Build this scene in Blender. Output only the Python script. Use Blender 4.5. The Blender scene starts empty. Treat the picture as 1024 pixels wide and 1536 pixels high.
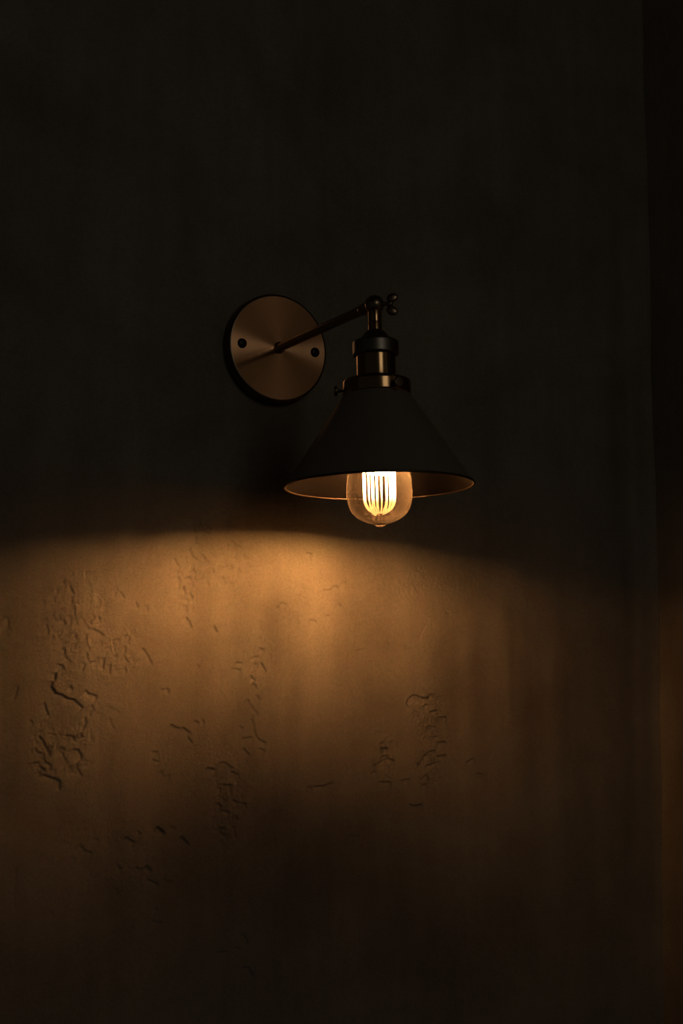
import bpy, math, random
import numpy as np
from mathutils import Vector, Matrix

C = bpy.context.scene.collection
SC = bpy.context.scene
Z0 = 1.75                       # height of the sconce's backplate above the floor
RIGHT_X = 0.5670                # plane of the right wall
B = Vector((0.0028, -0.2121, 0.0045 + Z0))      # swivel ball of the lamp
AX = Vector((0.0086, -0.0304, -1.0)).normalized()  # axis of the lamp head, pointing down

# flaws of the plaster, in tenths of a millimetre on the wall (x, z from the backplate's centre)
STROKES = """
3 -2921 -2976 -2876 -2976 -2862 -3026 -2867 -3058 -2840 -3096
2 -2879 -3096 -2858 -3166
3 -2358 -3434 -2311 -3443 -2297 -3472
3 -2376 -3540 -2384 -3578
3 -2480 -3046 -2462 -3097 -2464 -3133
2 -2482 -2988 -2477 -3001
2 -2420 -3154 -2407 -3163
1 -2577 -3163 -2576 -3201
2 -2512 -2815 -2502 -2834
2 -2439 -2826 -2405 -2831 -2406 -2780
2 -2435 -2703 -2424 -2741
3 -2388 -2698 -2380 -2708
3 -2312 -2604 -2311 -2628
2 -2226 -2534 -2255 -2574
3 -2247 -2659 -2232 -2697 -2209 -2727
2 -2111 -2982 -2082 -3020 -2038 -3072
2 -1987 -2973 -2027 -3033
3 -1999 -3078 -1957 -3097 -1901 -3129
1 -2224 -2769 -2220 -2847
2 -2198 -2866 -2193 -2938
2 -2234 -2964 -2235 -3042
2 -2186 -2963 -2164 -3041
2 -2073 -3144 -2062 -3222 -2036 -3287
2 -2063 -3326 -2059 -3365 -2034 -3411 -1992 -3404
1 -1952 -3378 -1944 -3417
3 -1876 -3391 -1888 -3469
3 -1812 -3456 -1818 -3522
2 -2081 -3443 -2100 -3508
3 -1678 -3140 -1621 -3139 -1603 -3165 -1610 -3225
3 -1650 -3258 -1654 -3311 -1667 -3344 -1624 -3403
2 -1769 -2744 -1766 -2705 -1749 -2698
3 -1714 -2703 -1685 -2729 -1673 -2755
2 -2294 -3289 -2282 -3353 -2238 -3405
1 -2315 -3263 -2317 -3282
3 -2182 -3152 -2172 -3178
1 -2049 -2627 -2049 -2646
3 -2307 -2998 -2293 -3030
2 -2416 -2955 -2388 -2999
2 -2349 -2953 -2341 -2986
1 -1935 -2795 -1933 -2801
2 -2162 -2820 -2160 -2833
2 -1939 -2966 -1935 -2979
2 -1907 -3214 -1899 -3240
2 -1815 -3273 -1807 -3325
1 -1744 -3364 -1758 -3338
1 -1803 -3194 -1747 -3167
2 -1651 -3482 -1646 -3515
6 -1803 -3207 -1787 -3286 -1758 -3364
6 -2106 -2517 -2107 -2635
4 -2414 -3612 -2417 -3650 -2392 -3682 -2378 -3721 -2311 -3728 -2263 -3767 -2182 -3781 -2134 -3826 -2109 -3848
3 -2062 -3698 -2034 -3724 -1965 -3744
3 -2751 -3654 -2756 -3705 -2778 -3768
2 -2382 -3542 -2381 -3580
3 -2219 -3658 -2212 -3671
3 -2482 -3822 -2461 -3879 -2443 -3924
3 -1995 -3847 -1980 -3880
2 -2010 -3905 -2013 -3940
3 -2063 -3969 -2051 -4014 -2081 -4091
3 -2101 -4129 -2087 -4155
2 -2106 -4180 -2119 -4218
3 -2262 -4131 -2195 -4139 -2160 -4185
3 -2165 -4268 -2149 -4281
4 -2122 -4288 -2099 -4327 -2087 -4372
3 -2312 -4289 -2271 -4335 -2236 -4399
2 -2215 -4438 -2174 -4484
4 -2138 -4428 -2118 -4480 -2092 -4525
4 -2521 -4144 -2480 -4183 -2466 -4228 -2439 -4254 -2421 -4311
3 -2557 -4263 -2530 -4295 -2471 -4303 -2463 -4367 -2442 -4405
4 -2466 -4512 -2413 -4539 -2346 -4554 -2306 -4581 -2307 -4656
3 -2506 -4497 -2492 -4536
3 -2606 -4400 -2535 -4396
2 -2633 -4393 -2606 -4431
3 -2429 -4399 -2402 -4419
2 -2566 -4175 -2546 -4200
2 -2416 -4109 -2362 -4135
3 -2300 -4251 -2273 -4265
2 -1802 -3980 -1787 -4032 -1762 -4072
1 -1832 -3849 -1713 -3910
2 -2623 -3984 -2603 -4004
2 -2428 -4463 -2375 -4464
3 -2501 -4435 -2454 -4474
1 -1900 -3926 -1955 -3913
7 -2342 -4136 -2220 -4241
7 -2227 -4520 -2160 -4529
4 -877 -1914 -894 -1984 -883 -2066 -867 -2155 -813 -2208
3 -940 -2234 -941 -2200 -889 -2190
4 -940 -2241 -917 -2295 -819 -2353 -759 -2344
4 -813 -2270 -767 -2323
3 -769 -2130 -754 -2157
3 -434 -2143 -356 -2182
3 -407 -2184 -406 -2310
3 -505 -1923 -474 -1949
3 -681 -1904 -590 -1899
3 -560 -1821 -544 -1841
4 -908 -2438 -885 -2465
3 -959 -2522 -906 -2575 -913 -2630
3 -1062 -2539 -1054 -2607
5 -1009 -2633 -994 -2693
5 -935 -2692 -915 -2732
3 -956 -2781 -963 -2795
3 -982 -2836 -972 -2890
5 -976 -2951 -938 -2985
4 -930 -3018 -920 -3045
4 -654 -3042 -623 -3089
4 -720 -2452 -675 -2451
3 -825 -2531 -765 -2516
3 -734 -2570 -719 -2611
4 -499 -2521 -491 -2563 -438 -2568
4 -561 -2509 -514 -2577 -567 -2613
3 -584 -2413 -463 -2374
3 -455 -2409 -439 -2436
4 -370 -2420 -357 -2447
3 -1116 -2343 -1079 -2403
2 -1078 -2465 -1070 -2539
3 -280 -2354 -265 -2355
3 -1536 -2808 -1519 -2841
2 -1414 -2845 -1413 -2885
6 -1371 -2837 -1334 -2890
4 -1462 -3277 -1430 -3313 -1397 -3364 -1365 -3418
4 -1258 -3693 -1203 -3679 -1167 -3694 -1170 -3726
4 -1134 -4053 -1093 -4080 -1005 -4085 -940 -4123
3 -948 -4189 -915 -4226
4 -650 -3039 -625 -3083
4 -217 -3558 -186 -3588
4 -208 -3641 -174 -3644 -151 -3694
4 -147 -3770 -134 -3786
4 -258 -3807 -240 -3830
3 -232 -3853 -180 -3914 -138 -3945
4 -205 -4019 -183 -4080 -182 -4147 -127 -4224 -59 -4256
4 -313 -4204 -221 -4196
3 -118 -4322 -75 -4338
3 -304 -4317 -253 -4371
4 -117 -3261 -82 -3268
3 -437 -3474 -362 -3482
3 -388 -3406 -354 -3414
3 -201 -3429 -150 -3425
4 -90 -3428 -47 -3489
3 -236 -3368 -125 -3337
3 -877 -4014 -836 -4030
3 -779 -4016 -771 -4031
3 -1351 -4316 -1296 -4318
3 -860 -3437 -843 -3444
3 -348 -4084 -331 -4092
3 -214 -3966 -197 -3974
4 -1334 -4396 -1290 -4412
4 -733 -4500 -667 -4513
3 -627 -4478 -594 -4454 -536 -4451 -486 -4490 -445 -4513
4 -453 -4550 -402 -4571
4 -542 -4683 -476 -4686
4 -441 -4847 -358 -4873 -299 -4883
3 -623 -4868 -573 -4900
3 -573 -4936 -473 -4978
3 -614 -4956 -581 -4958
4 -407 -5018 -377 -5049
4 -587 -5119 -538 -5129
3 -587 -5170 -488 -5198
3 -414 -5143 -397 -5232
3 -586 -5273 -536 -5283
4 -1269 -5082 -1205 -5128
3 -1135 -5075 -1103 -5098
3 -999 -5190 -942 -5258
3 -1486 -5112 -1463 -5128
3 -1230 -4530 -1221 -4573 -1166 -4561
2 -607 -4788 -508 -4851
3 -591 -4715 -558 -4724
3 -670 -5005 -621 -5007
4 444 -2210 485 -2216
3 140 -2761 185 -2781
3 85 -2811 101 -2814
3 658 -2620 749 -2603
3 782 -2566 840 -2571
4 487 -2945 560 -2951
4 857 -2766 874 -2777
4 705 -2887 724 -2890
4 1091 -3268 1159 -3260
4 1492 -3178 1504 -3192
3 924 -2518 944 -2532
2 1330 -2924 1381 -2916
4 1734 -3860 1764 -3812 1822 -3776 1889 -3781 1957 -3806 2035 -3812
5 2161 -4036 2260 -4030
4 2073 -3970 2132 -3955
3 2065 -3767 2104 -3775
4 1966 -3904 2005 -3888
5 1390 -4363 1447 -4357
4 1391 -4300 1419 -4293
4 1418 -4451 1475 -4437
5 1484 -4477 1559 -4503
4 1297 -4541 1371 -4520 1446 -4483
4 1268 -4627 1306 -4620
4 1352 -4724 1502 -4738
5 2158 -4312 2247 -4309
4 1933 -4499 1982 -4444 2099 -4402
4 1874 -4577 1933 -4507
4 2157 -4473 2246 -4460
4 2000 -4573 2156 -4538
4 1941 -4707 1989 -4677
4 1930 -4794 1969 -4780
4 2564 -4551 2645 -4513
4 2724 -4688 2784 -4698
5 1775 -4994 1842 -5010 1910 -4998
3 1653 -4720 1748 -4716
3 1344 -4172 1391 -4181
3 2013 -4131 2121 -4133
3 2061 -4253 2130 -4246
7 1830 -3990 1888 -3991 1927 -3960
2 -2631 -5246 -2549 -5252
3 -2248 -5165 -2197 -5195
4 -2078 -5215 -2035 -5271 -1978 -5288
4 -1620 -5162 -1531 -5208
4 -1380 -5461 -1335 -5505
4 -1363 -5597 -1258 -5646
3 -1498 -5466 -1439 -5479
3 -1703 -5412 -1658 -5469
3 -2372 -5824 -2343 -5865
3 -1698 -5667 -1668 -5722
3 -1267 -5087 -1206 -5132
3 -1024 -5197 -932 -5257
3 -1199 -5609 -1124 -5628
3 -2175 -5315 -2146 -5335
3 -1923 -5158 -1909 -5172
3 -1299 -5872 -1270 -5888
3 -1312 -6006 -1223 -6027
3 -393 -6357 -330 -6368
4 -284 -6234 -235 -6322
4 -297 -6565 -233 -6572 -169 -6661
3 -580 -6377 -487 -6386
2 -621 -5429 -609 -5652
2 -555 -5767 -558 -6071
2 -2722 -5396 -2732 -5755
6 2062 -2940 1973 -3066 1922 -3192 1934 -3233
6 1737 -3251 1934 -3233
3 2328 -2809 2354 -2819
2 2531 -3021 2596 -3027
2 1909 -3347 1958 -3347
2 1737 -3189 1811 -3193
3 457 -4751 501 -4753
3 554 -4743 661 -4747 760 -4713
3 985 -5293 1095 -5299
"""
PATCHES = """
-607 -2368 474 248 10
-842 -2059 170 317 12
-987 -2696 106 348 7
-2215 -2994 387 398 4
-1716 -3256 217 303 6
-2494 -4303 176 290 8
-2174 -4280 173 274 6
-187 -3670 111 422 7
-111 -3209 225 213 6
-505 -4845 201 479 10
1420 -4456 176 279 9
2047 -4062 220 450 7
2015 -4587 219 239 9
693 -2800 428 293 4
138 -2991 114 252 5
1561 -2479 407 303 4
-1503 -5163 290 165 6
-2237 -5166 275 180 5
-1447 -5562 364 184 6
-1380 -6125 401 359 5
-182 -1083 451 583 6
-376 3019 332 689 6
86 2263 513 308 4
-880 1191 559 442 3
2032 -5847 363 220 5
778 -4652 511 215 3
2005 -3533 183 679 4
-1225 -4409 148 269 4
4231 -4102 313 480 4
"""
# plaster run marks, plus lamp brightness and falloff painted into the wall colour: x, z, half width, half height (tenths of a millimetre), per cent darker (or lighter)
STAINS_AND_LIGHT = """
592 -2948 219 1375 -26
316 -2371 250 509 -12
115 -3207 130 500 22
-143 -3174 112 426 -8
-829 -3180 153 899 10
-479 -3458 220 836 -8
2262 -3534 242 570 26
2703 -3535 114 846 14
2007 -3306 110 681 -10
2461 -4146 131 908 -8
3235 -3457 98 783 16
2994 -3301 117 701 -12
3518 -4246 200 1013 22
4131 -3940 166 956 18
3841 -3136 164 561 -16
5080 -2203 154 3457 14
5347 -1768 90 4149 -14
-1490 -3796 293 805 -6
-2954 -3200 502 2101 26
-1989 -3790 141 1314 -6
1293 -3458 220 1323 8
1034 -2569 87 667 10
1649 -2704 126 679 -6
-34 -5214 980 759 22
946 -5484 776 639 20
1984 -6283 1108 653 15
"""

DUST = .009
TINT = (.175, .200)
TIP = (.06, .04, .022)
FINE = .0010
WORLD_E = .0125
FILL_E = 3.5
SIDE_E = .05
STREAK = (.90, 1.07)
BLOT = (.80, 1.18)
LAMP = 1100.0
LAMPCOL = (1.0, .52, .225)
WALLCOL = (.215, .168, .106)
RIB_TURN = -36
BLOCKER = .0085

# ---------------------------------------------------------------- materials
def new_mat(name):
    m = bpy.data.materials.new(name); m.use_nodes = True
    nt = m.node_tree; nt.nodes.clear()
    out = nt.nodes.new('ShaderNodeOutputMaterial')
    return m, nt, out

def N(nt, typ, **kw):
    n = nt.nodes.new(typ)
    for k, v in kw.items():
        if k.startswith('i_'):
            n.inputs[k[2:].replace('_', ' ')].default_value = v
        else:
            setattr(n, k, v)
    return n

def plaster(name, base, seed):
    m, nt, out = new_mat(name)
    L = nt.links.new
    tc = N(nt, 'ShaderNodeTexCoord')
    mp = N(nt, 'ShaderNodeMapping'); mp.inputs['Location'].default_value = (seed, seed * .7, 0)
    mp.inputs['Scale'].default_value = (26, 26, 2.6); L(tc.outputs['Object'], mp.inputs['Vector'])
    streak = N(nt, 'ShaderNodeTexNoise', i_Scale=1.0, i_Detail=4.0, i_Roughness=.6); L(mp.outputs[0], streak.inputs['Vector'])
    blot = N(nt, 'ShaderNodeTexNoise', i_Scale=7.0, i_Detail=5.0, i_Roughness=.6, i_Distortion=.4); L(tc.outputs['Object'], blot.inputs['Vector'])
    grain = N(nt, 'ShaderNodeTexNoise', i_Scale=420.0, i_Detail=3.0, i_Roughness=.7); L(tc.outputs['Object'], grain.inputs['Vector'])
    def rng(src, lo, hi, a, b):
        r = N(nt, 'ShaderNodeMapRange'); r.inputs['From Min'].default_value = lo; r.inputs['From Max'].default_value = hi
        r.inputs['To Min'].default_value = a; r.inputs['To Max'].default_value = b; L(src, r.inputs['Value']); return r.outputs[0]
    f1 = rng(streak.outputs['Fac'], .3, .7, STREAK[0], STREAK[1])
    f2 = rng(blot.outputs['Fac'], .3, .7, BLOT[0], BLOT[1])
    f3 = rng(grain.outputs['Fac'], .3, .7, .86, 1.12)
    a = N(nt, 'ShaderNodeMath', operation='MULTIPLY'); L(f1, a.inputs[0]); L(f2, a.inputs[1])
    b = N(nt, 'ShaderNodeMath', operation='MULTIPLY'); L(a.outputs[0], b.inputs[0]); L(f3, b.inputs[1])
    at = N(nt, 'ShaderNodeAttribute', attribute_name='stain_and_light')
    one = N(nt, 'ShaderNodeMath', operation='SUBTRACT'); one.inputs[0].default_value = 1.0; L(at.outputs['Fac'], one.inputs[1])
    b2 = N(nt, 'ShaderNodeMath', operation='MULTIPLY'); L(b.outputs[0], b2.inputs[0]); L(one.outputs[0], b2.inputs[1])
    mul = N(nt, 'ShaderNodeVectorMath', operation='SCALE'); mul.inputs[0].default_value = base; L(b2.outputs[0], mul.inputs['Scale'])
    bp = N(nt, 'ShaderNodeBump', i_Strength=.6, i_Distance=.0006); L(grain.outputs['Fac'], bp.inputs['Height'])
    p = N(nt, 'ShaderNodeBsdfPrincipled', i_Roughness=.9); p.inputs['Specular IOR Level'].default_value = .15
    L(mul.outputs[0], p.inputs['Base Color']); L(bp.outputs[0], p.inputs['Normal'])
    L(p.outputs[0], out.inputs[0])
    return m

def metal(name, col, rough, metallic=1.0, aniso=0.0, turn=0.0, spec=.5, noise=.15, bump=0.0):
    m, nt, out = new_mat(name); L = nt.links.new
    tc = N(nt, 'ShaderNodeTexCoord')
    n = N(nt, 'ShaderNodeTexNoise', i_Scale=90.0, i_Detail=4.0); L(tc.outputs['Object'], n.inputs['Vector'])
    r = N(nt, 'ShaderNodeMapRange'); r.inputs['To Min'].default_value = max(.02, rough - noise * .5); r.inputs['To Max'].default_value = rough + noise * .5
    L(n.outputs['Fac'], r.inputs['Value'])
    p = N(nt, 'ShaderNodeBsdfPrincipled', i_Metallic=metallic)
    p.inputs['Base Color'].default_value = (*col, 1); p.inputs['Specular IOR Level'].default_value = spec
    L(r.outputs[0], p.inputs['Roughness'])
    if aniso:
        p.inputs['Anisotropic'].default_value = aniso; p.inputs['Anisotropic Rotation'].default_value = turn
        t = N(nt, 'ShaderNodeTangent', direction_type='RADIAL', axis='Z'); L(t.outputs[0], p.inputs['Tangent'])
    if bump:
        b = N(nt, 'ShaderNodeBump', i_Strength=bump, i_Distance=.0004); L(n.outputs['Fac'], b.inputs['Height']); L(b.outputs[0], p.inputs['Normal'])
    L(p.outputs[0], out.inputs[0]); return m

def bulb_glass(name):
    m, nt, out = new_mat(name); L = nt.links.new
    tr = N(nt, 'ShaderNodeBsdfTransparent'); tr.inputs[0].default_value = (.99, .95, .86, 1)
    # the glass is tinted deeper towards its tip
    tc = N(nt, 'ShaderNodeTexCoord'); sx = N(nt, 'ShaderNodeSeparateXYZ'); L(tc.outputs['Object'], sx.inputs[0])
    tm = N(nt, 'ShaderNodeMapRange', interpolation_type='SMOOTHSTEP'); tm.inputs['From Min'].default_value = TINT[0]; tm.inputs['From Max'].default_value = TINT[1]; L(sx.outputs[2], tm.inputs['Value'])
    tx = N(nt, 'ShaderNodeMix', data_type='RGBA'); L(tm.outputs[0], tx.inputs['Factor'])
    tx.inputs['A'].default_value = (.99, .95, .86, 1); tx.inputs['B'].default_value = (*TIP, 1); L(tx.outputs['Result'], tr.inputs[0])
    gl = N(nt, 'ShaderNodeBsdfGlossy'); gl.inputs['Roughness'].default_value = .03; gl.inputs['Color'].default_value = (1, 1, 1, 1)
    fr = N(nt, 'ShaderNodeFresnel', i_IOR=1.45)
    fm = N(nt, 'ShaderNodeMath', operation='MULTIPLY'); fm.inputs[1].default_value = .35; L(fr.outputs[0], fm.inputs[0])
    mx = N(nt, 'ShaderNodeMixShader'); L(fm.outputs[0], mx.inputs[0]); L(tr.outputs[0], mx.inputs[1]); L(gl.outputs[0], mx.inputs[2])
    # fine dust on the glass, thicker along a slanting line of sight
    du = N(nt, 'ShaderNodeBsdfTranslucent'); du.inputs[0].default_value = (.80, .56, .33, 1)
    sp = N(nt, 'ShaderNodeTexNoise', i_Scale=330.0, i_Detail=3.0, i_Roughness=.7); L(tc.outputs['Object'], sp.inputs['Vector'])
    sm = N(nt, 'ShaderNodeMapRange'); sm.inputs['From Min'].default_value = .3; sm.inputs['From Max'].default_value = .75
    sm.inputs['To Min'].default_value = DUST * .6; sm.inputs['To Max'].default_value = DUST * 1.7; L(sp.outputs['Fac'], sm.inputs['Value'])
    lw = N(nt, 'ShaderNodeLayerWeight', i_Blend=.4)
    lm = N(nt, 'ShaderNodeMath', operation='MULTIPLY_ADD'); lm.inputs[1].default_value = 1.8; lm.inputs[2].default_value = .5; L(lw.outputs['Facing'], lm.inputs[0])
    dm = N(nt, 'ShaderNodeMath', operation='MULTIPLY'); L(sm.outputs[0], dm.inputs[0]); L(lm.outputs[0], dm.inputs[1])
    m2 = N(nt, 'ShaderNodeMixShader'); L(dm.outputs[0], m2.inputs[0]); L(mx.outputs[0], m2.inputs[1]); L(du.outputs[0], m2.inputs[2])
    L(m2.outputs[0], out.inputs[0]); return m

def glow(name, col, stops):
    """glow of the heated wire and of the added ribbon; stops: (distance down the lamp axis, radiance)"""
    m, nt, out = new_mat(name); L = nt.links.new
    tc = N(nt, 'ShaderNodeTexCoord'); sx = N(nt, 'ShaderNodeSeparateXYZ'); L(tc.outputs['Object'], sx.inputs[0])
    fc = N(nt, 'ShaderNodeFloatCurve'); c = fc.mapping.curves[0]
    top = max(v for _, v in stops); a, b = stops[0][0], stops[-1][0]
    mr = N(nt, 'ShaderNodeMapRange'); mr.inputs['From Min'].default_value = a; mr.inputs['From Max'].default_value = b; L(sx.outputs[2], mr.inputs['Value'])
    pts = [((p - a) / (b - a), v / top) for p, v in stops]
    c.points[0].location = pts[0]; c.points[1].location = pts[-1]
    for p in pts[1:-1]: c.points.new(*p)
    for p in c.points: p.handle_type = 'VECTOR'
    fc.mapping.update(); L(mr.outputs[0], fc.inputs['Value'])
    ml = N(nt, 'ShaderNodeMath', operation='MULTIPLY'); ml.inputs[1].default_value = top; L(fc.outputs[0], ml.inputs[0])
    e = N(nt, 'ShaderNodeEmission'); e.inputs[0].default_value = (*col, 1); L(ml.outputs[0], e.inputs[1])
    L(e.outputs[0], out.inputs[0]); return m

M_WALL = plaster('worn_ochre_plaster', WALLCOL, 0.0)
M_WALL2 = plaster('worn_ochre_plaster_lit', tuple(c * 1.55 for c in WALLCOL), 5.3)  # same plaster, its colour raised to stand for stronger light on this wall
M_CEIL = plaster('ceiling_plaster', (.35, .29, .2), 9.1)
M_FLOOR = metal('dark_floor_boards', (.10, .065, .04), .55, metallic=0, bump=.3)
M_PLATE = metal('spun_copper', (.97, .47, .20), .20, aniso=.93, noise=.04, turn=.25)
M_EDGE = metal('dark_bronze', (.20, .125, .065), .32)
M_ARM = metal('brown_bronze', (.26, .17, .09), .30)
M_BRASS = metal('aged_brass', (.32, .175, .07), .17, noise=.06)
M_BLACK = metal('blackened_metal', (.2, .16, .11), .4)
M_SHADE = metal('blackened_bronze', (.26, .20, .135), .5, metallic=.5, noise=.08)
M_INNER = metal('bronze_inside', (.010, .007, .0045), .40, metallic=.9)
M_RIM = metal('worn_rim', (.10, .065, .035), .4)
M_SCREW = metal('dark_screw', (.03, .022, .015), .4)
M_GLASS = bulb_glass('dusty_amber_glass')
M_WIRE = glow('glowing_filament', LAMPCOL, [(.112, 12), (.128, 30), (.168, 34), (.180, 34), (.196, 50), (.206, 30)])
M_HOT = glow('added_ribbon_white_hot', LAMPCOL, [(.130, LAMP), (.170, LAMP)])
M_STEM = bulb_glass('stem_glass')

# ---------------------------------------------------------------- mesh helpers
class MB:
    def __init__(self): self.v = []; self.f = []
    def lathe(self, prof, M=Matrix(), n=96, closed=False):
        """prof: list of (r, z) in the frame M, turned round its z axis"""
        rings = []
        for r, z in prof:
            if r < 1e-6:
                self.v.append(M @ Vector((0, 0, z))); rings.append([len(self.v) - 1])
            else:
                s = len(self.v)
                for i in range(n):
                    a = 2 * math.pi * i / n
                    self.v.append(M @ Vector((r * math.cos(a), r * math.sin(a), z)))
                rings.append(list(range(s, s + n)))
        pairs = list(zip(rings[:-1], rings[1:]))
        if closed: pairs.append((rings[-1], rings[0]))
        for A, Bq in pairs:
            if len(A) == 1 and len(Bq) == 1: continue
            for i in range(n):
                j = (i + 1) % n
                if len(A) == 1: self.f.append((A[0], Bq[j], Bq[i]))
                elif len(Bq) == 1: self.f.append((A[i], A[j], Bq[0]))
                else: self.f.append((A[i], A[j], Bq[j], Bq[i]))
        return self
    def tube(self, pts, rad, n=12):
        pts = [Vector(p) for p in pts]
        rads = rad if isinstance(rad, (list, tuple)) else [rad] * len(pts)
        rings = []; up = None
        for k, p in enumerate(pts):
            t = (pts[min(k + 1, len(pts) - 1)] - pts[max(k - 1, 0)]).normalized()
            if up is None:
                up = t.orthogonal().normalized()
            up = (up - t * up.dot(t)).normalized(); sd = t.cross(up)
            s = len(self.v)
            for i in range(n):
                a = 2 * math.pi * i / n
                self.v.append(p + (up * math.cos(a) + sd * math.sin(a)) * rads[k])
            rings.append(range(s, s + n))
        for A, Bq in zip(rings[:-1], rings[1:]):
            for i in range(n):
                j = (i + 1) % n; self.f.append((A[i], A[j], Bq[j], Bq[i]))
        self.f.append(tuple(reversed(rings[0]))); self.f.append(tuple(rings[-1]))
        return self
    def build(self, name, mat, parent=None, M=None, sharp=38):
        me = bpy.data.meshes.new(name); me.from_pydata([tuple(v) for v in self.v], [], self.f); me.update()
        import bmesh
        bm = bmesh.new(); bm.from_mesh(me); bmesh.ops.recalc_face_normals(bm, faces=bm.faces); bm.to_mesh(me); bm.free()
        me.materials.append(mat); me.shade_smooth()
        me.set_sharp_from_angle(angle=math.radians(sharp))
        o = bpy.data.objects.new(name, me); C.objects.link(o)
        if parent: o.parent = parent
        W = M if M is not None else Matrix()
        o.matrix_world = W
        if parent:
            o.matrix_parent_inverse = Matrix(); o.matrix_local = WORLD[parent.name].inverted() @ W
        WORLD[o.name] = W
        return o
WORLD = {}

def frame(origin, zdir, xhint=Vector((1, 0, 0))):
    z = Vector(zdir).normalized(); x = (Vector(xhint) - z * z.dot(Vector(xhint))).normalized(); y = z.cross(x)
    M = Matrix((x, y, z)).transposed().to_4x4(); M.translation = Vector(origin); return M

def rounded(prof, k=4):
    """soften the corners of an open (r, z) profile"""
    out = [prof[0]]
    for a, b, c in zip(prof[:-2], prof[1:-1], prof[2:]):
        a, b, c = Vector(a), Vector(b), Vector(c)
        la, lc = (a - b).length, (c - b).length
        d = min(.0007, la * .4, lc * .4)
        if d < 1e-5: out.append(tuple(b)); continue
        p, q = b + (a - b) * d / la, b + (c - b) * d / lc
        for i in range(k + 1):
            t = i / k; out.append(tuple(p * (1 - t) ** 2 + b * 2 * t * (1 - t) + q * t * t))
    out.append(prof[-1]); return out

def smooth(prof, n=5):
    """Catmull-Rom through an (r, z) profile"""
    P = [Vector(p) for p in prof]; out = []
    for i in range(len(P) - 1):
        a, b, c, d = P[max(i - 1, 0)], P[i], P[i + 1], P[min(i + 2, len(P) - 1)]
        for k in range(n):
            t = k / n
            out.append(tuple(.5 * ((2 * b) + (c - a) * t + (2 * a - 5 * b + 4 * c - d) * t * t + (3 * b - a - 3 * c + d) * t ** 3)))
    out.append(tuple(P[-1])); return [(max(r, 0), z) for r, z in out]

# ---------------------------------------------------------------- plaster relief
def vnoise(x, y, seed):
    rs = np.random.RandomState(seed); G = rs.rand(256, 256) * 2 - 1
    xi = np.floor(x).astype(np.int64); yi = np.floor(y).astype(np.int64); fx = x - xi; fy = y - yi
    fx = fx * fx * fx * (fx * (fx * 6 - 15) + 10); fy = fy * fy * fy * (fy * (fy * 6 - 15) + 10)
    g = lambda i, j: G[i & 255, j & 255]
    return (g(xi, yi) * (1 - fx) + g(xi + 1, yi) * fx) * (1 - fy) + (g(xi, yi + 1) * (1 - fx) + g(xi + 1, yi + 1) * fx) * fy

def fbm(x, y, seed, oct=4, gain=.55):
    s = 0; a = 1; tot = 0
    for o in range(oct):
        s = s + a * vnoise(x * 2 ** o + 7.3 * o, y * 2 ** o - 3.1 * o, seed + o); tot += a; a *= gain
    return s / tot

def sstep(a, b, t):
    t = np.clip((t - a) / (b - a), 0, 1); return t * t * (3 - 2 * t)

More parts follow.
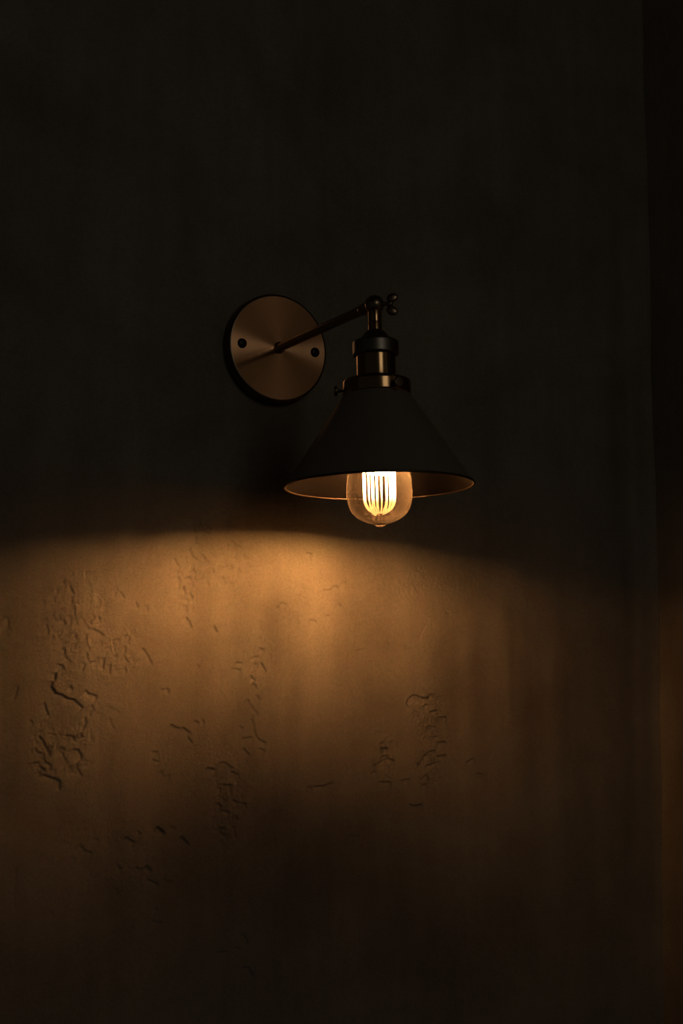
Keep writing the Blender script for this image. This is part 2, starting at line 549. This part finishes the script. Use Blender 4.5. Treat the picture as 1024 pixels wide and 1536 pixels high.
FOOT = (0.014, -0.19)            # the wall point nearest the bulb
def relief(X, Z, main=True):
    """height of the plaster (metres, out of the wall) and how much stain and painted light it carries; X, Z on the wall from the backplate"""
    h = .0035 * fbm(X * 4 + 3, Z * 4, 11, 2) + .0009 * fbm(X * 16, Z * 11, 21, 3)
    h += .00007 * fbm(X * 110, Z * 22, 31, 4) + .00009 * fbm(X * 260, Z * 200, 41, 3)
    st = np.zeros_like(X)
    if not main:
        return h, st
    wx = X + .0007 * fbm(X * 210, Z * 210, 51, 3); wz = Z + .0007 * fbm(X * 210, Z * 210, 61, 3)
    # rough, flaked patches
    n1 = fbm(X * 150, Z * 120, 71, 4); n2 = fbm(X * 380, Z * 300, 81, 3); n3 = fbm(X * 40, Z * 30, 91, 3)
    flake = -sstep(.05, .22, n1) * .55 - sstep(.05, .3, n2) * .30 + .35 * n1
    pm = np.zeros_like(X)
    for l in PATCHES.strip().split('\n'):
        cx, cz, rx, rz, s = [float(q) for q in l.split()]
        cx, cz, rx, rz = cx * 1e-4, cz * 1e-4, rx * 1e-4, rz * 1e-4
        q = ((X - cx) / rx) ** 2 + ((Z - cz) / rz) ** 2
        pm = np.maximum(pm, s * sstep(1.5, .1, q + 1.0 * n3))
    h += .00020 * pm * flake
    xs, zs = X[0, :], Z[:, 0]
    for l in STROKES.strip().split('\n'):
        w = l.split(); k = int(w[0]); P = np.array([float(q) for q in w[1:]]).reshape(-1, 2) * 1e-4
        D = {1: .0006, 2: .0010, 3: .0015, 4: .0021, 5: .0026, 6: .0008, 7: .0013}[k]; bright = k >= 6
        pad = .016
        i0, i1 = np.searchsorted(xs, [P[:, 0].min() - pad, P[:, 0].max() + pad])
        j0, j1 = np.searchsorted(zs, [P[:, 1].min() - pad, P[:, 1].max() + pad])
        if i1 <= i0 or j1 <= j0: continue
        x, z = wx[j0:j1, i0:i1], wz[j0:j1, i0:i1]
        best = np.full(x.shape, 9.0); side = np.zeros(x.shape); end = np.zeros(x.shape); vote = 0
        for q, (a, b) in enumerate(zip(P[:-1], P[1:])):
            d = b - a; L = np.hypot(*d)
            if L < 1e-6: continue
            u = d / L; nrm = np.array([-u[1], u[0]])
            t = (x - a[0]) * u[0] + (z - a[1]) * u[1]; tc = np.clip(t, 0, L)
            dx = x - a[0] - tc * u[0]; dz = z - a[1] - tc * u[1]; dd = np.hypot(dx, dz)
            sp = (x - a[0]) * nrm[0] + (z - a[1]) * nrm[1]
            e = np.where(q == 0, np.maximum(-t, 0), 0) + np.where(q == len(P) - 2, np.maximum(t - L, 0), 0)
            m = dd < best - 1e-7
            best = np.where(m, dd, best); side = np.where(m, np.where(e > 0, sp, np.sign(sp) * dd), side); end = np.where(m, e, end)
            mid = (a + b) / 2; to = np.array(FOOT) - mid; to /= np.hypot(*to)
            vote += L * (nrm @ to)
        if vote > 0: side = -side              # positive side = away from the bulb
        if bright: side = -side
        h[j0:j1, i0:i1] -= D * sstep(-.0005, .0009, side) * np.exp(-best / .0045) * np.exp(-(end / .0016) ** 2)
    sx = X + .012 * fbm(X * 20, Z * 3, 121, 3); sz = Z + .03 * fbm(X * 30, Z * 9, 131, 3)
    for l in STAINS_AND_LIGHT.strip().split('\n'):
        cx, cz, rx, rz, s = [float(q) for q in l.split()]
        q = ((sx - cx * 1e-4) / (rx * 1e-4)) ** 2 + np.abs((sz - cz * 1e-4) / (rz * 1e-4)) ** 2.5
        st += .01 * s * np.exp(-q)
    return h, st

def axis(stops):
    """stops: (from, to, step) pieces"""
    out = []
    for a, b, s in stops:
        n = max(1, round((b - a) / s)); out += [a + (b - a) * i / n for i in range(n)]
    out.append(stops[-1][1]); return np.array(out)

def grid_wall(name, U, Zs, fn, mat, flip):
    """a dense wall mesh; fn(U, Z) -> (x, y, z, stain) in world metres"""
    Ug, Zg = np.meshgrid(U, Zs); x, y, z, st = fn(Ug, Zg)
    co = np.stack([x, y, z], -1).reshape(-1, 3).astype(np.float32)
    nz, nu = Ug.shape; idx = np.arange(nz * nu).reshape(nz, nu)
    q = np.stack([idx[:-1, :-1], idx[:-1, 1:], idx[1:, 1:], idx[1:, :-1]], -1).reshape(-1, 4)
    if flip: q = q[:, ::-1]
    q = np.ascontiguousarray(q.astype(np.int32))
    me = bpy.data.meshes.new(name)
    me.vertices.add(len(co)); me.vertices.foreach_set('co', co.ravel())
    me.loops.add(q.size); me.loops.foreach_set('vertex_index', q.ravel())
    me.polygons.add(len(q)); me.polygons.foreach_set('loop_start', np.arange(0, q.size, 4, dtype=np.int32))
    me.polygons.foreach_set('loop_total', np.full(len(q), 4, dtype=np.int32))
    at = me.attributes.new('stain_and_light', 'FLOAT', 'POINT'); at.data.foreach_set('value', st.astype(np.float32).ravel())
    me.update(calc_edges=True); me.validate(); me.shade_smooth(); me.materials.append(mat)
    o = bpy.data.objects.new(name, me); C.objects.link(o); o['kind'] = 'structure'; return o

def f_back(X, Z):
    h, st = relief(X, Z)
    h = h * sstep(-2.3, -.6, X) + 0
    h = h - .10 * np.maximum(0, X - .08) ** 2 - .06 * np.maximum(0, -.06 - X) ** 2 * sstep(-1.2, -.4, X)
    # keep the plaster flat where the backplate is screwed to it
    r = np.hypot(X, Z); h = h * sstep(.045, .12, r)
    # the plaster rounds out into the corner
    h = h + .006 * np.exp(-np.maximum(0, RIGHT_X - X) / .006)
    return X, -h, Z + Z0, st
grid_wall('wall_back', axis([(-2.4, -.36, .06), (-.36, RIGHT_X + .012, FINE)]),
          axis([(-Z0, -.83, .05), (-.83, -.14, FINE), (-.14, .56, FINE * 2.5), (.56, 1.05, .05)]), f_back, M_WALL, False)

def f_right(Y, Z):
    h, st = relief(Y + 7, Z, False)
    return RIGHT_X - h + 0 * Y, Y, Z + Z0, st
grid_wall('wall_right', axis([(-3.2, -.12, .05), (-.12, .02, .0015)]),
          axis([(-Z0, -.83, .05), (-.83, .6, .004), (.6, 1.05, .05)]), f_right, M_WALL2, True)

def slab(name, z, mat, up):
    mb = MB(); x0, x1, y0, y1 = -2.4, RIGHT_X + .02, -3.2, .02
    za, zb = (z - .05, z) if up else (z, z + .05)
    mb.v = [Vector((x, y, q)) for q in (za, zb) for x, y in ((x0, y0), (x1, y0), (x1, y1), (x0, y1))]
    mb.f = [(3, 2, 1, 0), (4, 5, 6, 7), (0, 1, 5, 4), (1, 2, 6, 5), (2, 3, 7, 6), (3, 0, 4, 7)]
    o = mb.build(name, mat); o['kind'] = 'structure'
slab('floor', 0.0, M_FLOOR, True)
slab('ceiling', Z0 + 1.05, M_CEIL, False)

# ---------------------------------------------------------------- the sconce
lamp = bpy.data.objects.new('wall_sconce', None); C.objects.link(lamp)
lamp.location = (0, 0, Z0); lamp.empty_display_size = .05
lamp['label'] = 'bronze wall sconce with black cone shade and a lit amber filament bulb on ochre plaster'
lamp['category'] = 'wall lamp'
WORLD[lamp.name] = Matrix.Translation((0, 0, Z0))

# backplate: a shallow spun cup, its axis out of the wall
MP = frame((0, 0, Z0), (0, -1, 0))
ring = [(.0600, -.002), (.0600, .0125), (.0598, .0140), (.0592, .0152), (.0582, .0159), (.0570, .0160)]
face = [(.0570, .0160)] + [(.057 * (1 - i / 24), .0160) for i in range(1, 24)] + [(.0008, .0160), (0, .0160)]
plate = MB().lathe(face, n=160).build('backplate', M_PLATE, lamp, MP)
MB().lathe(ring, n=160).build('plate_rim', M_EDGE, plate, MP)
for s in (-1, 1):
    MS = frame((s * .0447, -.0160, Z0), (0, -1, 0))
    MB().lathe(smooth([(.0053, -.0006), (.0053, .0008), (.0046, .0022), (.0028, .0030), (0, .0032)]), n=32).build('screw', M_SCREW, lamp, MS)

# arm with a small collar at both ends
P0 = Vector((0, -.0150, Z0)); dirA = (B - P0).normalized(); LA = (B - P0).length
MA = frame(P0, dirA)
MB().lathe(rounded([(0, 0), (.0064, 0), (.0064, .0036), (.0048, .0046), (.0048, LA - .024), (.0058, LA - .022), (.0062, LA - .010), (.0052, LA - .006), (0, LA - .006)]), n=40).build('arm', M_ARM, lamp, MA)

H = frame(B, AX, Vector((.867, -.498, 0)))   # x of the head frame: to the right as the camera sees it, z: down the lamp axis
MB().lathe([(.0094 * math.sin(math.pi * i / 20), -.0094 * math.cos(math.pi * i / 20)) for i in range(21)], n=48).build('swivel_joint', M_ARM, lamp, H)

# wing screw that locks the swivel: shank, hub and two ears
HS = H @ frame((.008, 0, -.0005), (1, 0, .05), Vector((0, 0, 1)))
ws = MB().lathe(rounded([(0, 0), (.0021, 0), (.0021, .0042), (.0038, .0046), (.0038, .0085), (.0026, .0098), (0, .0098)]), n=24)
for s in (-1, 1):
    E_ = Matrix.Translation((s * .0064, 0, .0092)) @ Matrix.Rotation(s * .5, 4, 'Y') @ Matrix.Diagonal((.0046, .0019, .0058, 1))
    ws.lathe([(math.sin(math.pi * i / 12), -math.cos(math.pi * i / 12)) for i in range(13)], E_, n=20)
ws.build('wing_screw', M_EDGE, lamp, HS)

MB().lathe(rounded([(0, .006), (.0066, .006), (.0066, .0176), (.0060, .0180), (.0060, .0186), (.0067, .0190), (.0067, .0262), (.0078, .0275), (0, .0276)]), n=48).build('neck', M_BRASS, lamp, H)
cap = [(0, .0262), (.0088, .0268), (.0108, .0292), (.0132, .0325), (.0160, .0352), (.0205, .0364), (.0222, .0376), (.0224, .0392), (.0224, .0497), (.0217, .0507), (.0180, .0507), (0, .0506)]
MB().lathe(rounded(cap), n=72).build('socket_cap', M_BLACK, lamp, H)
MB().lathe(rounded([(0, .0500), (.0189, .0500), (.0191, .0520), (.0191, .0722), (.0182, .0727), (.0182, .0736), (.0193, .0741), (.0193, .0760), (0, .0762)]), n=72).build('socket', M_BRASS, lamp, H)
gal = MB().lathe(rounded([(.0150, .0752), (.0306, .0752), (.0326, .0764), (.0331, .0780), (.0331, .0890), (.0324, .0902), (.0310, .0902), (.0310, .0770), (.0150, .0768)]), n=96).build('shade_holder', M_BRASS, lamp, H)
for ang in (180, 300, 60):          # three thumb screws clamp the shade
    a = math.radians(ang)
    d = Vector((math.cos(a), math.sin(a), 0))
    # the head frame's y axis points to the wall side or the room side; use the room side for the middle one
    HT = H @ frame(d * .0325 + Vector((0, 0, .0850)), d, Vector((0, 0, 1)))
    MB().lathe(rounded([(0, -.001), (.0015, -.001), (.0015, .0052), (.0046, .0056), (.0048, .0064), (.0048, .0078), (.0044, .0086), (0, .0086)]), n=28).build('thumb_screw', M_EDGE, gal, HT)

# shade: thin spun cone, enamel outside, bronze inside, with a rolled rim
S0, R0, S1, R1 = .0898, .0322, .1785, .0908
def cone(off, n=14):
    return [(R0 + (R1 - R0) * i / n + off, S0 + (S1 - S0) * i / n) for i in range(n + 1)]
sh = MB().lathe([(.0200, S0 - .0002), (R0 - .002, S0 - .0004)] + cone(0), n=160).build('lamp_shade', M_SHADE, lamp, H)
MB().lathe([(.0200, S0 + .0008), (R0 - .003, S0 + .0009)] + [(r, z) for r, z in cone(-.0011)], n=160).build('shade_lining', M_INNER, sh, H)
MB().lathe([(R1 - .0002 + .0011 * math.cos(t), S1 + .0011 * math.sin(t)) for t in [2 * math.pi * i / 12 for i in range(12)]], n=160, closed=True).build('shade_rim', M_RIM, sh, H)

# bulb
gp = [(.0132, .0960), (.0134, .1040), (.0150, .1130), (.0186, .1270), (.0232, .1420), (.0270, .1540), (.0297, .1650), (.0312, .1760), (.0318, .1870), (.0304, .1953), (.0283, .2012), (.0257, .2053),
      (.0209, .2095), (.0140, .2130), (.0082, .2148), (.0062, .2156), (.0055, .2164), (.0040, .2174), (.0020, .2180), (0, .2181)]
bulb = MB().lathe(smooth(gp, 4), n=112).build('light_bulb', M_GLASS, lamp, H, sharp=180)
MB().lathe(rounded([(0, .0735), (.0128, .0735), (.0128, .0770)] + [(.0131 + (.0006 if i % 2 else -.0004), .0780 + i * .0015) for i in range(12)] + [(.0131, .0968), (.0118, .0968)]), n=48).build('screw_base', M_BRASS, bulb, H)
MB().lathe(smooth([(.0085, .0960), (.0060, .1060), (.0026, .1140), (.0022, .1500), (.0022, .1980), (.0030, .2030), (.0026, .2056), (0, .2064)], 4), n=28).build('glass_stem', M_STEM, bulb, H, sharp=180)
wire = MB(); NW = 20; rng = random.Random(4)
for k in range(NW):
    a = 2 * math.pi * (k + .5) / NW + rng.uniform(-.07, .07)
    j = rng.uniform(-.0006, .0006)
    prof = smooth([(.0125, .1120), (.0146, .1280), (.0150 + j, .1500), (.0150 + j, .1700), (.0149 + j, .1860), (.0143 + j, .1945), (.0118, .2003), (.0078, .2036), (.0040, .2052)], 5)
    wire.tube([(r * math.cos(a), r * math.sin(a), z) for r, z in prof], .00068, 8)
wire.build('filament', M_WIRE, bulb, H, sharp=180)

def box(mb, c, hx, hy, hz, M):
    b = len(mb.v)
    for sz in (-1, 1):
        for sx, sy in ((-1, -1), (1, -1), (1, 1), (-1, 1)): mb.v.append(M @ Vector((c[0] + sx * hx, c[1] + sy * hy, c[2] + sz * hz)))
    mb.f += [tuple(b + i for i in q) for q in ((3, 2, 1, 0), (4, 5, 6, 7), (0, 1, 5, 4), (1, 2, 6, 5), (2, 3, 7, 6), (3, 0, 4, 7))]
    return mb
# added hot ribbon, broad side to the wall, throws the light pool
RIB = Matrix.Rotation(math.radians(RIB_TURN), 4, 'Z')
rb = MB()
for k in range(9): box(rb, (-.0124 + k * .0031, 0, .1525), .00135, .0005, .0155, RIB)
rb.build('added_hot_ribbon', M_HOT, bulb, H)
for sgn in (-1, 1):  # unseen plates added beside the ribbon to cut sideways light
    box(MB(), (sgn * .0168, 0, .1460), .0004, BLOCKER if sgn < 0 else BLOCKER * .62, .0180, RIB).build('light_blocker', M_EDGE, bulb, H)

plate['label'] = 'round brushed copper backplate'
sh['label'] = 'black cone shade'
bulb['label'] = 'clear amber glass bulb with a glowing filament'

# ---------------------------------------------------------------- world ambience and added fill lights
w = bpy.data.worlds.new('dim_room'); SC.world = w; w.use_nodes = True
w.node_tree.nodes['Background'].inputs[0].default_value = (.90, 1.0, 1.06, 1); w.node_tree.nodes['Background'].inputs[1].default_value = WORLD_E
def area(name, loc, target, sx, sy, col, power):
    d = bpy.data.lights.new(name, 'AREA'); d.shape = 'RECTANGLE'; d.size = sx; d.size_y = sy; d.color = col; d.energy = power
    o = bpy.data.objects.new(name, d); C.objects.link(o); o.location = loc
    o.rotation_euler = (Vector(target) - Vector(loc)).to_track_quat('-Z', 'Y').to_euler(); return o
area('front_fill', (-.1, -3.6, Z0 + .85), (0, 0, Z0 - .1), 1.0, .8, (.97, .99, 1.0), FILL_E)  # fill light added in front for the dark wall and copper; no window there
area('side_fill', (RIGHT_X - .012, -1.2, Z0 + .1), (RIGHT_X - 1, -1.2, Z0 + .1), .4, 1.4, (1.0, .97, .92), SIDE_E)  # added fill for the plate's vertical sheen; the wall has no opening

cam = bpy.data.cameras.new('camera'); co = bpy.data.objects.new('camera', cam); C.objects.link(co)
cam.sensor_fit = 'VERTICAL'; cam.sensor_height = 36; cam.sensor_width = 24; cam.lens = 50; cam.clip_start = .01
yaw, pit = .5224, .1088
co.location = (-.7008, -1.3699, Z0 - .3465)
co.rotation_euler = Vector((math.sin(yaw) * math.cos(pit), math.cos(yaw) * math.cos(pit), math.sin(pit))).to_track_quat('-Z', 'Y').to_euler()
SC.camera = co

SC.view_settings.view_transform = 'Standard'; SC.view_settings.look = 'None'
SC.view_settings.exposure = 0; SC.view_settings.gamma = 1; SC.view_settings.use_curve_mapping = False
cy = SC.cycles
cy.max_bounces = 8; cy.transparent_max_bounces = 16; cy.caustics_reflective = False; cy.caustics_refractive = False
cy.sample_clamp_indirect = 1.5; cy.use_denoising = True
